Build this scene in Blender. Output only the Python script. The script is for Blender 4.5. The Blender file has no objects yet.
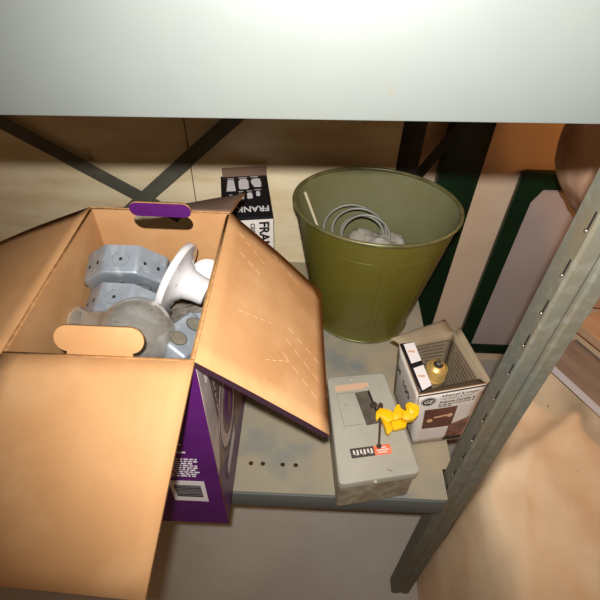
import bpy, bmesh, math, random
from mathutils import Vector, Matrix, Euler, noise
PI = math.pi
S = bpy.context.scene
C = S.collection
random.seed(4)
D2R = math.radians
V = Vector

# ------------------------------------------------------------------ materials
def lin(c):
    return tuple((x/12.92 if x <= .04045 else ((x+.055)/1.055)**2.4) for x in c)
def rgb(r, g, b): return lin((r/255, g/255, b/255))

def mat(name, col, rough=.6, metal=0., spec=.5, noise_amt=0., noise_scale=20., col2=None,
        bump=0., bump_scale=60., stretch=None, trans=0., ior=1.45, alpha=1., contrast=(.35, .65),
        spots=None, spot_scale=40., spot_t=(.68, .72), coat=0.):
    m = bpy.data.materials.new(name); m.use_nodes = True
    nt = m.node_tree; N = nt.nodes; L = nt.links
    b = N['Principled BSDF']
    b.inputs['Base Color'].default_value = (*col, 1)
    b.inputs['Roughness'].default_value = rough
    b.inputs['Metallic'].default_value = metal
    b.inputs['Specular IOR Level'].default_value = spec
    b.inputs['IOR'].default_value = ior
    b.inputs['Transmission Weight'].default_value = trans
    b.inputs['Coat Weight'].default_value = coat
    b.inputs['Alpha'].default_value = alpha
    tc = N.new('ShaderNodeTexCoord'); mp = N.new('ShaderNodeMapping')
    L.new(tc.outputs['Object'], mp.inputs['Vector'])
    if stretch: mp.inputs['Scale'].default_value = stretch
    cur = None
    if col2 is not None:
        n = N.new('ShaderNodeTexNoise'); n.inputs['Scale'].default_value = noise_scale
        n.inputs['Detail'].default_value = 6; n.inputs['Roughness'].default_value = .6
        L.new(mp.outputs[0], n.inputs['Vector'])
        r = N.new('ShaderNodeValToRGB')
        r.color_ramp.elements[0].position = contrast[0]; r.color_ramp.elements[1].position = contrast[1]
        r.color_ramp.elements[0].color = (*col, 1); r.color_ramp.elements[1].color = (*col2, 1)
        L.new(n.outputs['Fac'], r.inputs[0]); cur = r.outputs[0]
    if spots is not None:
        n = N.new('ShaderNodeTexNoise'); n.inputs['Scale'].default_value = spot_scale
        n.inputs['Detail'].default_value = 3
        L.new(tc.outputs['Object'], n.inputs['Vector'])
        r = N.new('ShaderNodeValToRGB')
        r.color_ramp.elements[0].position = spot_t[0]; r.color_ramp.elements[1].position = spot_t[1]
        L.new(n.outputs['Fac'], r.inputs[0])
        mx = N.new('ShaderNodeMix'); mx.data_type = 'RGBA'
        L.new(r.outputs[0], mx.inputs[0])
        if cur: L.new(cur, mx.inputs[6])
        else: mx.inputs[6].default_value = (*col, 1)
        mx.inputs[7].default_value = (*spots, 1)
        cur = mx.outputs[2]
    if cur: L.new(cur, b.inputs['Base Color'])
    if bump:
        n = N.new('ShaderNodeTexNoise'); n.inputs['Scale'].default_value = bump_scale
        n.inputs['Detail'].default_value = 4
        L.new(mp.outputs[0], n.inputs['Vector'])
        bp = N.new('ShaderNodeBump'); bp.inputs['Strength'].default_value = bump
        bp.inputs['Distance'].default_value = .002
        L.new(n.outputs['Fac'], bp.inputs['Height']); L.new(bp.outputs[0], b.inputs['Normal'])
    return m

M = {}
M['kraft'] = mat('kraft_cardboard', rgb(188, 143, 98), .8, spec=.15, col2=rgb(179, 133, 88), noise_scale=9, bump=.15, bump_scale=120, spots=rgb(196, 154, 110), spot_scale=14, spot_t=(.5, .8))
M['kraft_edge'] = mat('corrugated_edge', rgb(178, 134, 88), .9, spec=.1, col2=rgb(150, 110, 70), noise_scale=120)
M['purple'] = mat('purple_print', rgb(90, 30, 106), .4, spec=.4, col2=rgb(80, 25, 96), noise_scale=12)
M['mauve'] = mat('mauve_photo_print', rgb(124, 98, 94), .4, col2=rgb(78, 54, 62), noise_scale=14, stretch=(1, 3, 1), contrast=(.35, .7))
M['silver_print'] = mat('silver_print', rgb(206, 194, 192), .4, col2=rgb(170, 152, 152), noise_scale=9)
M['dark_plum'] = mat('dark_plum', rgb(58, 38, 50), .4)
M['white_print'] = mat('white_print', rgb(228, 222, 222), .5)
M['faint_mark'] = mat('faint_score_mark', rgb(232, 196, 150), .7)
M['shelf'] = mat('grey_enamel_shelf', rgb(150, 145, 128), .5, spec=.5, col2=rgb(162, 148, 122), noise_scale=7, spots=rgb(118, 124, 122), spot_scale=9, spot_t=(.48, .7), bump=.05, bump_scale=20)
M['beam'] = mat('grey_enamel_beam', rgb(94, 99, 97), .5, spec=.3, col2=rgb(99, 103, 99), noise_scale=5, spots=rgb(108, 92, 66), spot_scale=22, spot_t=(.72, .8))
M['galv'] = mat('galvanised_post', rgb(104, 108, 100), .6, metal=.1, spec=.35, col2=rgb(116, 106, 86), noise_scale=22, stretch=(1, 1, .35), spots=rgb(122, 120, 108), spot_scale=70, spot_t=(.5, .72), bump=.15, bump_scale=80)
M['brace'] = mat('dark_grey_brace', rgb(92, 92, 80), .5, col2=rgb(82, 80, 72), noise_scale=20)
M['darkpost'] = mat('near_black_post', rgb(30, 30, 26), .5)
M['green'] = mat('dark_green_enamel', rgb(12, 48, 26), .4, col2=rgb(8, 36, 20), noise_scale=12, bump=.05)
M['ply'] = mat('plywood_panel', rgb(240, 226, 192), .7, spec=.2, col2=rgb(222, 202, 162), noise_scale=6, stretch=(1, 1, 5), spots=rgb(176, 132, 92), spot_scale=16, spot_t=(.7, .82))
M['wall'] = mat('painted_board_wall', rgb(240, 212, 186), .75, spec=.2, col2=rgb(226, 196, 166), noise_scale=3.5)
M['pane'] = mat('lilac_grey_panel', rgb(196, 182, 176), .5, spec=.3, col2=rgb(182, 166, 160), noise_scale=3)
M['bucket'] = mat('olive_enamel', rgb(100, 93, 34), .33, spec=.5, col2=rgb(92, 86, 32), noise_scale=7, spots=rgb(150, 140, 92), spot_scale=110, spot_t=(.76, .8), bump=.03, bump_scale=12)
M['bucket_in'] = mat('dusty_olive_enamel', rgb(118, 116, 84), .5, spec=.4, col2=rgb(104, 102, 66), noise_scale=6)
M['rim'] = mat('worn_rim', rgb(120, 116, 78), .35, metal=.3, col2=rgb(90, 86, 50), noise_scale=30)
M['galvbox'] = mat('zinc_plated_steel', rgb(166, 174, 182), .38, metal=.45, col2=rgb(142, 152, 162), noise_scale=24, spots=rgb(196, 200, 204), spot_scale=70, spot_t=(.55, .8))
M['dark'] = mat('dark_hole', rgb(24, 22, 20), .8)
M['steel'] = mat('steel_screw', rgb(170, 166, 156), .3, metal=.9)
M['porcelain'] = mat('white_porcelain', rgb(200, 198, 199), .15, coat=.5, spots=rgb(150, 142, 130), spot_scale=90, spot_t=(.64, .74))
M['brass'] = mat('brass_contact', rgb(190, 150, 84), .3, metal=.9, col2=rgb(140, 100, 56), noise_scale=60)
M['tin'] = mat('bulb_base_tin', rgb(214, 176, 104), .42, metal=.6)
M['glass'] = mat('dusty_clear_glass', (1, .96, .88), .02, trans=.90, ior=1.45, coat=.5)
M['bulbglass'] = mat('amber_glass', (.75, .62, .36), .08, trans=.7, ior=1.4)
M['mbox'] = mat('grey_painted_steel', rgb(172, 168, 154), .5, col2=rgb(160, 156, 142), noise_scale=10, spots=rgb(126, 112, 92), spot_scale=80, spot_t=(.7, .76), bump=.05)
M['mboxdirty'] = mat('worn_grey_steel', rgb(160, 152, 132), .6, col2=rgb(126, 112, 90), noise_scale=60)
M['window'] = mat('smoked_window', rgb(84, 76, 66), .3, col2=rgb(104, 96, 84), noise_scale=30)
M['beige_plate'] = mat('tan_nameplate', rgb(206, 168, 140), .5)
M['black'] = mat('black_print', rgb(26, 25, 28), .45)
M['greylabel'] = mat('dark_grey_label', rgb(74, 66, 62), .5)
M['orange'] = mat('orange_label', rgb(224, 96, 60), .5, col2=rgb(232, 130, 96), noise_scale=90)
M['yellow'] = mat('yellow_plastic', rgb(236, 188, 14), .4, spec=.5, col2=rgb(226, 174, 10), noise_scale=50)
M['rod'] = mat('dull_steel_rod', rgb(104, 88, 74), .4, metal=.7)
M['carton_white'] = mat('white_coated_card', rgb(222, 216, 210), .5, col2=rgb(212, 202, 192), noise_scale=10)
M['greyboard'] = mat('greyboard_inside', rgb(152, 136, 112), .8, spec=.15, col2=rgb(136, 120, 98), noise_scale=10)
M['printline'] = mat('brown_print_line', rgb(84, 68, 52), .8)
M['brownpic'] = mat('brown_picture', rgb(98, 56, 46), .4, col2=rgb(84, 46, 38), noise_scale=30)
M['redpic'] = mat('dark_mixed_picture', rgb(64, 40, 40), .4, col2=rgb(140, 92, 78), noise_scale=90)
M['warmdot'] = mat('warm_globe_print', rgb(212, 168, 128), .4)
M['cloth'] = mat('canvas_drop_cloth', rgb(238, 212, 176), .85, spec=.15, col2=rgb(222, 190, 152), noise_scale=6, spots=rgb(110, 84, 62), spot_scale=46, spot_t=(.76, .78), bump=.25, bump_scale=30)
M['bundle'] = mat('tan_canvas_wrap', rgb(226, 186, 156), .6, spec=.4, col2=rgb(184, 140, 106), noise_scale=16, stretch=(1, 1, .5), bump=1, bump_scale=22)
M['board'] = mat('weathered_grey_board', rgb(150, 136, 122), .7, spec=.2, col2=rgb(128, 112, 98), noise_scale=5, stretch=(1, 7, 7), bump=.1)
M['board2'] = mat('tan_wood_board', rgb(200, 166, 132), .7, spec=.2, col2=rgb(172, 134, 102), noise_scale=4, stretch=(1, 6, 6), bump=.1)
M['board_edge'] = mat('pale_board_edge', rgb(206, 196, 196), .6)
M['coil'] = mat('grey_cable_sheath', rgb(132, 132, 120), .35, col2=rgb(112, 112, 100), noise_scale=40)
M['bag'] = mat('clear_plastic_bag', rgb(206, 200, 186), .25, spec=.6, trans=.35, bump=.5, bump_scale=50, col2=rgb(180, 172, 156), noise_scale=30)
M['stick'] = mat('cream_plastic_tube', rgb(196, 186, 156), .4)
M['paper'] = mat('crumpled_grey_paper', rgb(130, 122, 110), .9, col2=rgb(84, 78, 70), noise_scale=30, bump=.4)
M['rubber'] = mat('black_rubber_wire', rgb(24, 23, 24), .4)
M['floor'] = mat('painted_concrete', rgb(196, 190, 180), .7, col2=rgb(184, 176, 164), noise_scale=4, bump=.1)
M['fbrown'] = mat('brown_card', rgb(128, 102, 86), .8)

# ------------------------------------------------------------------ mesh helpers
def link_mesh(name, me, mats, parent=None, smooth=False):
    if not isinstance(mats, (list, tuple)): mats = [mats]
    for m in mats: me.materials.append(M[m] if isinstance(m, str) else m)
    if smooth:
        for p in me.polygons: p.use_smooth = True
    o = bpy.data.objects.new(name, me); C.objects.link(o)
    if parent: o.parent = parent
    return o
def from_bm(name, bm, mats, parent=None, smooth=False, recalc=True):
    if recalc: bmesh.ops.recalc_face_normals(bm, faces=bm.faces)
    me = bpy.data.meshes.new(name); bm.to_mesh(me); bm.free()
    return link_mesh(name, me, mats, parent, smooth)
def shade_auto(o, ang=35):
    me = o.data
    for p in me.polygons: p.use_smooth = True
    bm = bmesh.new(); bm.from_mesh(me)
    for e in bm.edges:
        if len(e.link_faces) == 2 and e.calc_face_angle(0) > D2R(ang): e.smooth = False
    bm.to_mesh(me); bm.free(); return o
def bevel(bm, w, seg=2, edges=None):
    bmesh.ops.bevel(bm, geom=list(edges or bm.edges), offset=w, segments=seg, affect='EDGES', profile=.5, clamp_overlap=True)
def add_box(bm, lo, hi, mi=0):
    x0, y0, z0 = lo; x1, y1, z1 = hi
    v = [bm.verts.new(p) for p in [(x0,y0,z0),(x1,y0,z0),(x1,y1,z0),(x0,y1,z0),(x0,y0,z1),(x1,y0,z1),(x1,y1,z1),(x0,y1,z1)]]
    fs = []
    for f in [(0,3,2,1),(4,5,6,7),(0,1,5,4),(1,2,6,5),(2,3,7,6),(3,0,4,7)]:
        fc = bm.faces.new([v[i] for i in f]); fc.material_index = mi; fs.append(fc)
    return v, fs
def box_obj(name, lo, hi, m, parent=None, bev=0.0, seg=2):
    bm = bmesh.new(); add_box(bm, lo, hi)
    if bev: bevel(bm, bev, seg)
    o = from_bm(name, bm, m, parent)
    if bev: shade_auto(o)
    return o
def add_tube(bm, pts, r, seg=12, caps=True, closed=False, mi=0):
    pts = [V(p) for p in pts]; n = len(pts)
    rr = r if isinstance(r, (list, tuple)) else [r]*n
    rings = []; up = None
    for i, p in enumerate(pts):
        if closed: t = pts[(i+1) % n]-pts[i-1]
        else: t = pts[min(i+1, n-1)]-pts[max(i-1, 0)]
        t.normalize()
        if up is None:
            a = V((0,0,1)) if abs(t.z) < .9 else V((1,0,0)); up = (a-t*a.dot(t)).normalized()
        else: up = (up-t*up.dot(t)).normalized()
        s = t.cross(up)
        rings.append([bm.verts.new(p+(up*math.cos(2*PI*k/seg)+s*math.sin(2*PI*k/seg))*rr[i]) for k in range(seg)])
    m = n if closed else n-1
    for i in range(m):
        a = rings[i]; b = rings[(i+1) % n]
        for k in range(seg):
            f = bm.faces.new((a[k], a[(k+1) % seg], b[(k+1) % seg], b[k])); f.material_index = mi
    if caps and not closed:
        bm.faces.new(rings[0][::-1]).material_index = mi; bm.faces.new(rings[-1]).material_index = mi
def tube_obj(name, pts, r, m, parent=None, seg=12, closed=False):
    bm = bmesh.new(); add_tube(bm, pts, r, seg, closed=closed)
    return shade_auto(from_bm(name, bm, m, parent), 50)
def add_lathe(bm, prof, seg=48, close=False, mis=None):
    rings = []
    for (r, z) in prof:
        if r < 1e-6: rings.append([bm.verts.new((0,0,z))])
        else: rings.append([bm.verts.new((r*math.cos(2*PI*k/seg), r*math.sin(2*PI*k/seg), z)) for k in range(seg)])
    n = len(rings)
    for i in range(n if close else n-1):
        a = rings[i]; b = rings[(i+1) % n]
        if len(a) == 1 and len(b) == 1: continue
        for k in range(seg):
            k2 = (k+1) % seg
            if len(a) == 1: f = bm.faces.new((a[0], b[k2], b[k]))
            elif len(b) == 1: f = bm.faces.new((a[k], a[k2], b[0]))
            else: f = bm.faces.new((a[k], a[k2], b[k2], b[k]))
            if mis: f.material_index = mis[i]
def lathe_obj(name, prof, m, parent=None, seg=48, mw=None, ang=40, close=False, mis=None):
    bm = bmesh.new(); add_lathe(bm, prof, seg, close, mis)
    o = shade_auto(from_bm(name, bm, m, parent), ang)
    if mw is not None: o.matrix_world = mw
    return o
def frame(origin, xdir, ydir):
    x = V(xdir).normalized(); y = V(ydir); y = (y-x*y.dot(x)).normalized(); z = x.cross(y)
    m = Matrix((x, y, z)).transposed().to_4x4(); m.translation = V(origin); return m
def round_rect(x0, y0, x1, y1, r, n=6):
    out = []
    for cx, cy, a0 in ((x1-r, y0+r, -90), (x1-r, y1-r, 0), (x0+r, y1-r, 90), (x0+r, y0+r, 180)):
        for i in range(n+1):
            a = D2R(a0+90*i/n); out.append((cx+r*math.cos(a), cy+r*math.sin(a)))
    return out
def circle2(cx, cy, r, n=24, ry=None):
    ry = ry or r
    return [(cx+r*math.cos(2*PI*i/n), cy+ry*math.sin(2*PI*i/n)) for i in range(n)]
def plate_mesh(outlines, t):
    """flat plate in local XY, z from -t to 0; outlines[0] outer then holes"""
    cu = bpy.data.curves.new('p', 'CURVE'); cu.dimensions = '2D'; cu.fill_mode = 'BOTH'; cu.extrude = t/2
    for ol in outlines:
        sp = cu.splines.new('POLY'); sp.points.add(len(ol)-1); sp.use_cyclic_u = True
        for i, (x, y) in enumerate(ol): sp.points[i].co = (x, y, 0, 1)
    o = bpy.data.objects.new('p', cu); C.objects.link(o)
    dg = bpy.context.evaluated_depsgraph_get()
    me = bpy.data.meshes.new_from_object(o.evaluated_get(dg))
    bpy.data.objects.remove(o); bpy.data.curves.remove(cu)
    me.materials.clear()
    me.transform(Matrix.Translation((0, 0, -t/2)))
    bm = bmesh.new(); bm.from_mesh(me); bmesh.ops.remove_doubles(bm, verts=bm.verts, dist=1e-6)
    bmesh.ops.recalc_face_normals(bm, faces=bm.faces); bm.to_mesh(me); bm.free()
    return me
def plate(name, outlines, t, fr, mats, parent=None):
    """mats: one, or (front +z, back -z, edge)"""
    me = plate_mesh(outlines, t); me.transform(fr)
    n = fr.to_3x3() @ V((0,0,1))
    if not isinstance(mats, (list, tuple)): mats = [mats]
    if len(mats) == 3:
        for p in me.polygons:
            d = p.normal.dot(n); p.material_index = 0 if d > .7 else (1 if d < -.7 else 2)
    return link_mesh(name, me, mats, parent)
def text(name, s, size, fr, m, parent=None, bold=0., sx=1., align='LEFT', shear=0.):
    cu = bpy.data.curves.new('t', 'FONT'); cu.body = s; cu.size = size; cu.extrude = .00015
    cu.offset = bold; cu.align_x = align; cu.shear = shear; cu.resolution_u = 3
    o = bpy.data.objects.new('t', cu); C.objects.link(o)
    dg = bpy.context.evaluated_depsgraph_get()
    me = bpy.data.meshes.new_from_object(o.evaluated_get(dg))
    bpy.data.objects.remove(o); bpy.data.curves.remove(cu); me.materials.clear()
    me.transform(fr @ Matrix.Diagonal((sx, 1, 1, 1)))
    return link_mesh(name, me, m, parent)
def marks(name, rects, t, fr, m, parent=None):
    """many little rectangles (x0,y0,x1,y1) of one print, as one mesh"""
    bm = bmesh.new()
    for (x0, y0, x1, y1) in rects: add_box(bm, (x0, y0, -t), (x1, y1, t))
    bm.transform(fr); return from_bm(name, bm, m, parent)
def empty(name, loc, label=None, cat=None, group=None, rz=0):
    o = bpy.data.objects.new(name, None); o.empty_display_size = .03; C.objects.link(o)
    o.location = loc; o.rotation_euler = (0, 0, rz)
    bpy.context.view_layer.update()
    tag(o, label, cat, group); return o
def tag(o, label=None, cat=None, group=None, kind=None):
    if label: o['label'] = label
    if cat: o['category'] = cat
    if group: o['group'] = group
    if kind: o['kind'] = kind
    return o
def settle(root):
    """parts were built in world coordinates: keep them there under the moved root"""
    bpy.context.view_layer.update()
    inv = root.matrix_world.inverted()
    for c in root.children:
        c.matrix_parent_inverse = inv
def lerp(a, b, t): return a+(b-a)*t

# ================================================================== the setting
ROOM_FLOOR = -.62
WALL_Y = 1.16
f_ = box_obj('floor', (-1.6, -1.2, ROOM_FLOOR-.05), (2.4, WALL_Y, ROOM_FLOOR), 'floor'); tag(f_, kind='structure')
w_ = box_obj('wall_back', (-1.6, WALL_Y, ROOM_FLOOR-.05), (2.4, WALL_Y+.05, 1.7), 'wall'); tag(w_, kind='structure')

# ================================================================== shelving rack
SF, SB, SR = .347, .95, .268       # shelf front, back, right edge
rack = empty('shelving_rack', (-.25, .65, ROOM_FLOOR), 'grey steel shelving rack with slotted angle post, cross braces and plywood back, holding the cartons', 'shelving rack')
def flatz(x, y, z): return frame((x, y, z), (1,0,0), (0,1,0))
holes = [circle2(cx, .3975, .0042, 14) for cx in (-.081, -.060, -.025, -.002)]
L0 = -.95
outl = [(L0, SF), (SR-.012, SF), (SR-.012, .402), (SR+.006, .402), (SR+.006, SB), (L0, SB)]
plate('shelf_deck', [outl]+holes, .0025, flatz(0,0,0), 'shelf', rack)
# rolled front lip of lower shelf
bm = bmesh.new(); add_box(bm, (L0, SF-.004, -.05), (SR-.014, SF+.0005, -.0006)); bevel(bm, .0018)
lip = shade_auto(from_bm('shelf_lip', bm, 'beam', rack))
bm = bmesh.new(); add_box(bm, (L0, SB-.003, -.04), (SR, SB, -.003)); from_bm('shelf_lip', bm, 'shelf', rack)
# upper shelf: deck and front beam, very slightly out of level
UZ = .6490
SL = .023      # the upper shelf runs slightly uphill to the right
bm = bmesh.new(); add_box(bm, (-.95, .338, UZ), (1.35, .342, UZ+.085)); bevel(bm, .0018)
add_box(bm, (-.95, .342, UZ), (1.35, .372, UZ+.004))
for v in bm.verts: v.co.z += SL*v.co.x
b_ = shade_auto(from_bm('upper_beam', bm, 'beam', rack))
ud = box_obj('upper_deck', (-.95, .342, UZ+.080), (1.35, .955, UZ+.085), 'beam', rack)
for v in ud.data.vertices: v.co.z += SL*v.co.x
# front right slotted angle post
def angle_post(x0, y0, wx, wy, z0, z1, m, slots=True):
    t = .0025
    bm = bmesh.new()
    prof = [(x0, y0+wy), (x0, y0+.003), (x0+.003, y0), (x0+wx*.42, y0), (x0+wx*.5, y0+.0022), (x0+wx*.58, y0+.0022), (x0+wx*.66, y0), (x0+wx, y0)]
    inner = [(x0+wx, y0+t), (x0+wx*.66, y0+t), (x0+wx*.58, y0+.0022+t), (x0+wx*.5, y0+.0022+t), (x0+wx*.42, y0+t), (x0+.004, y0+t), (x0+t, y0+.004), (x0+t, y0+wy)]
    pts = prof+inner
    lo = [bm.verts.new((x, y, z0)) for x, y in pts]; hi = [bm.verts.new((x, y, z1)) for x, y in pts]
    n = len(pts)
    for i in range(n): bm.faces.new((lo[i], lo[(i+1) % n], hi[(i+1) % n], hi[i]))
    for i in range(7):
        bm.faces.new((lo[i], lo[n-1-i], lo[n-2-i], lo[i+1])); bm.faces.new((hi[i], hi[i+1], hi[n-2-i], hi[n-1-i]))
    o = from_bm('angle_post', bm, m, rack)
    return o
PX, PY = .260, .364
p1 = angle_post(PX, PY, .044, .034, ROOM_FLOOR, 1.4, 'galv')
z = -.02
k = 0
while z < .66:
    # keyhole slots on the side flange beside the corner, each with a bright burr
    fr = frame((PX-.0003, PY+.0065, z), (0, 1, 0), (0, 0, 1))
    s_ = plate('slot', [[(-.0012, 0), (.0016, 0), (.0016, .020), (-.0012, .020)]], .0006, frame((PX-.0002, PY+.0075, z+.005), (0,-1,0), (0,0,1)), 'dark', p1)
    bm = bmesh.new(); bmesh.ops.create_icosphere(bm, subdivisions=2, radius=.0024)
    bm.transform(Matrix.Translation((PX-.0002, PY+.0088, z+.003)) @ Matrix.Diagonal((.5, 1, 1.1, 1)))
    from_bm('burr', bm, 'steel', p1, smooth=True)
    z += .0555; k += 1
# back posts
box_obj('back_post', (.19, .957, ROOM_FLOOR), (.238, .975, 1.3), 'darkpost', rack)
box_obj('back_post', (-.99, .95, ROOM_FLOOR), (-.955, .975, 1.3), 'darkpost', rack)
# cross braces (flat bars on the back)
def flatbar(name, a, b, w, t, m, parent, y_face):
    a = V(a); b = V(b); d = (b-a)
    fr = frame(a, d, V((0,0,1))) # local z = x cross y -> towards -y or +y
    return plate(name, [[(0, -w/2), (d.length, -w/2), (d.length, w/2), (0, w/2)]], t, fr, m, parent)
flatbar('cross_brace', (-.70, .936, .395), (-.30, .936, .132), .030, .003, 'brace', rack, 0)
flatbar('cross_brace', (-.43, .930, .137), (-.10, .930, .430), .030, .003, 'brace', rack, 0)
# plywood back panel
bm = bmesh.new(); add_box(bm, (-.95, .958, -.3), (.192, .970, .9))
from_bm('back_panel', bm, 'ply', rack)
marks('panel_joint', [(-.0012, 0, .0012, .60)], .0004, frame((-.262, .9578, -.0), (1,0,0), (0,0,1)), 'fbrown', rack)
settle(rack)
tag(rack)

# ================================================================== far bay: green upright, brace, framed panel
gp = empty('green_upright', (.39, 1.14, ROOM_FLOOR), 'broad dark green steel upright against the wall, right behind the olive bucket', 'upright')
bm = bmesh.new(); add_box(bm, (.338, 1.125, ROOM_FLOOR), (.444, 1.158, 1.3)); bevel(bm, .003)
shade_auto(from_bm('web', bm, 'green', gp))
flatbar('diagonal_brace', (.42, 1.112, .42), (.24, 1.112, .10), .026, .003, 'darkpost', gp, 0)
settle(gp)

fp = empty('framed_panel', (.75, 1.14, ROOM_FLOOR), 'lilac grey panel in a dark green metal frame, leaning on the wall behind the post', 'framed panel')
fx0, fx1, fz0, fz1 = .556, 1.02, -.545, .178
bw = .046
fr = frame((0, 1.128, 0), (1,0,0), (0,0,1))
plate('frame', [round_rect(fx0, fz0, fx1, fz1, .012), [(fx0+bw, fz0+.03), (fx1-.04, fz0+.03), (fx1-.04, fz1-.045), (fx0+bw+.02, fz1-.045), (fx0+bw, fz1-.085)]], .022, fr, 'green', fp)
plate('panel', [[(fx0+.01, fz0+.01), (fx1-.01, fz0+.01), (fx1-.01, fz1-.01), (fx0+.01, fz1-.01)]], .006, frame((0, 1.146, 0), (1,0,0), (0,0,1)), 'pane', fp)
settle(fp)

# ================================================================== purple carton (open)
BX0, BX1, BY0, BY1, BH = -.300, -.106, .293, .553, .418
ct = empty('cardboard_carton', ((BX0+BX1)/2, (BY0+BY1)/2, 0), 'large open brown carton with purple printed outside, flaps spread, full of electrical parts', 'carton')
T = .004
# walls, each a plate with the inside kraft and the outside print
def wallplate(name, fr, w, h, outs, parent, front='kraft', back='purple'):
    return plate(name, [[(0,0),(w,0),(w,h),(0,h)]]+outs, T, fr, (front, back, 'kraft_edge'), parent)
# back wall: +z of the frame faces -y (inside)
hole_b = round_rect(-.242-BX0, .387, -.159-BX0, .412, .0124)
wallplate('back_wall', frame((BX0, BY1-T, .001), (1,0,0), (0,0,1)), BX1-BX0, BH-.001, [[(x, y-.001) for x, y in hole_b]], ct)
# front wall: inside faces +y
hole_f = round_rect(.048, .386, .135, .411, .0124)
wallplate('front_wall', frame((BX1, BY0+T, .001), (-1,0,0), (0,0,1)), BX1-BX0, BH-.001, [hole_f], ct)
wallplate('side_wall', frame((BX0+T, BY0+T+.0002, .001), (0,1,0), (0,0,1)), BY1-BY0-2*T-.0004, BH-.001, [], ct)
wallplate('side_wall', frame((BX1-T, BY1-T-.0002, .001), (0,-1,0), (0,0,1)), BY1-BY0-2*T-.0004, BH-.001, [], ct)
box_obj('bottom', (BX0, BY0, .0005), (BX1, BY1, .005), 'kraft', ct)
# flaps: subdivided, gently curved slabs
def flap(name, a, b, c, d, parent, sag=.004, top='kraft', under='purple', nx=10, seed=0, cut=.0, th=T, edge='kraft_edge', front_dark=False):
    """a-b hinge, d above a, c above b; top side normal = (b-a)x(d-a)"""
    a, b, c, d = map(V, (a, b, c, d)); n = (b-a).cross(d-a).normalized()
    bm = bmesh.new(); g = []
    for i in range(nx+1):
        row = []
        for j in range(nx+1):
            u = i/nx; v = j/nx
            p = a.lerp(b, u).lerp(d.lerp(c, u), v)
            w = sag*math.sin(PI*v)*(.7+.3*math.cos(3*u+seed)) + .0015*noise.noise(V((u*3, v*3, seed*2.1)))*(v)
            row.append((p+n*w, p+n*w-n*th))
        g.append(row)
    tv = [[bm.verts.new(q[0]) for q in r] for r in g]; bv = [[bm.verts.new(q[1]) for q in r] for r in g]
    for i in range(nx):
        for j in range(nx):
            f = bm.faces.new((tv[i][j], tv[i+1][j], tv[i+1][j+1], tv[i][j+1])); f.material_index = 0; f.smooth = True
            f = bm.faces.new((bv[i][j], bv[i][j+1], bv[i+1][j+1], bv[i+1][j])); f.material_index = 1; f.smooth = True
    for i in range(nx):
        for (q, s) in ((0, 1), (nx, 0)):
            f = bm.faces.new((tv[i][q], bv[i][q], bv[i+1][q], tv[i+1][q])); f.material_index = 2
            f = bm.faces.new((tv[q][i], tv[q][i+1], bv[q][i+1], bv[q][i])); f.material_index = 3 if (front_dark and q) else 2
    return from_bm(name, bm, [top, under, edge, 'dark_plum'], parent)
def flap_point(a, b, c, d, u, v, sag, seed=0, lift=.0005):
    a, b, c, d = map(V, (a, b, c, d)); n = (b-a).cross(d-a).normalized()
    p = a.lerp(b, u).lerp(d.lerp(c, u), v)
    w = sag*math.sin(PI*v)*(.7+.3*math.cos(3*u+seed)) + .0015*noise.noise(V((u*3, v*3, seed*2.1)))*(v)
    return p+n*(w+lift)
Z = BH+.001
RF = ((BX1, BY1, Z), (BX1, BY0, Z), (.037, .291, .292), (.028, .566, .262))
rflap = flap('flap', *RF, ct, sag=.003, under='dark_plum', seed=1, th=.009, front_dark=True)  # right flap: underside and front edge coloured darker, thicker than the other flaps
flap('flap', (BX1, BY0, Z), (BX0, BY0, Z), (-.310, .112, .345), (-.122, .104, .338), ct, sag=.003, seed=2)
flap('flap', (BX0, BY0, Z), (BX0, BY1, Z), (-.475, .560, .338), (-.485, .285, .372), ct, sag=.002, seed=3)
flap('flap', (BX0, BY1, Z), (BX1, BY1, Z), (-.106, .700, .358), (-.290, .700, .312), ct, sag=.002, seed=4, top='fbrown')
# dashed score marks on the right flap
def dash(u0, v0, u1, v1, n, wd=.0009, fill=.62):
    bm = bmesh.new()
    for i in range(n):
        ta = i/n; tb = (i+fill)/n
        pa = flap_point(*RF, u0+(u1-u0)*ta, v0+(v1-v0)*ta, .003, 1); pb = flap_point(*RF, u0+(u1-u0)*tb, v0+(v1-v0)*tb, .003, 1)
        nrm = (V(RF[1])-V(RF[0])).cross(V(RF[3])-V(RF[0])).normalized()
        sd = (pb-pa).cross(nrm).normalized()*wd/2
        bm.faces.new([bm.verts.new(q) for q in (pa-sd, pb-sd, pb+sd, pa+sd)])
    from_bm('score_mark', bm, 'faint_mark', rflap, recalc=False)
dash(.10, .10, .20, .38, 4); dash(.06, .42, .14, .74, 4); dash(.24, .14, .30, .36, 3)
dash(.52, .62, .62, .96, 4); dash(.60, .60, .74, .95, 4); dash(.70, .58, .86, .93, 4)
dash(.62, .20, .56, .50, 5, .0006); dash(.80, .45, .72, .66, 4, .0006)
# handle tabs
zb = .412
tb = plate('handle_tab', [round_rect(-.242, .002, -.158, .0245, .0112)], .004,
     frame((0, BY1-T-.0045, zb-.001), (1,0,0), (0,-.06,1)), ('purple', 'kraft', 'kraft_edge'), ct)
tf_pts = [(.012, -.004), (.078, -.004), (.078, .002)] + [(x, y) for x, y in round_rect(0, .002, .090, .030, .0135)][5:24] + [(.012, .002)]
plate('handle_tab', [[(.012,-.004), (.078,-.004), (.078,.003)] + [(.0765+.0135*math.cos(D2R(t)), .0165+.0135*math.sin(D2R(t))) for t in range(-90, 91, 15)] + [(.0135+.0135*math.cos(D2R(t)), .0165+.0135*math.sin(D2R(t))) for t in range(90, 271, 15)] + [(.012,.003)]],
      .004, frame((-.247, BY0+.004, BH), (1,0,0), (0,.50,.87)), ('kraft', 'purple', 'kraft_edge'), ct)
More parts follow.
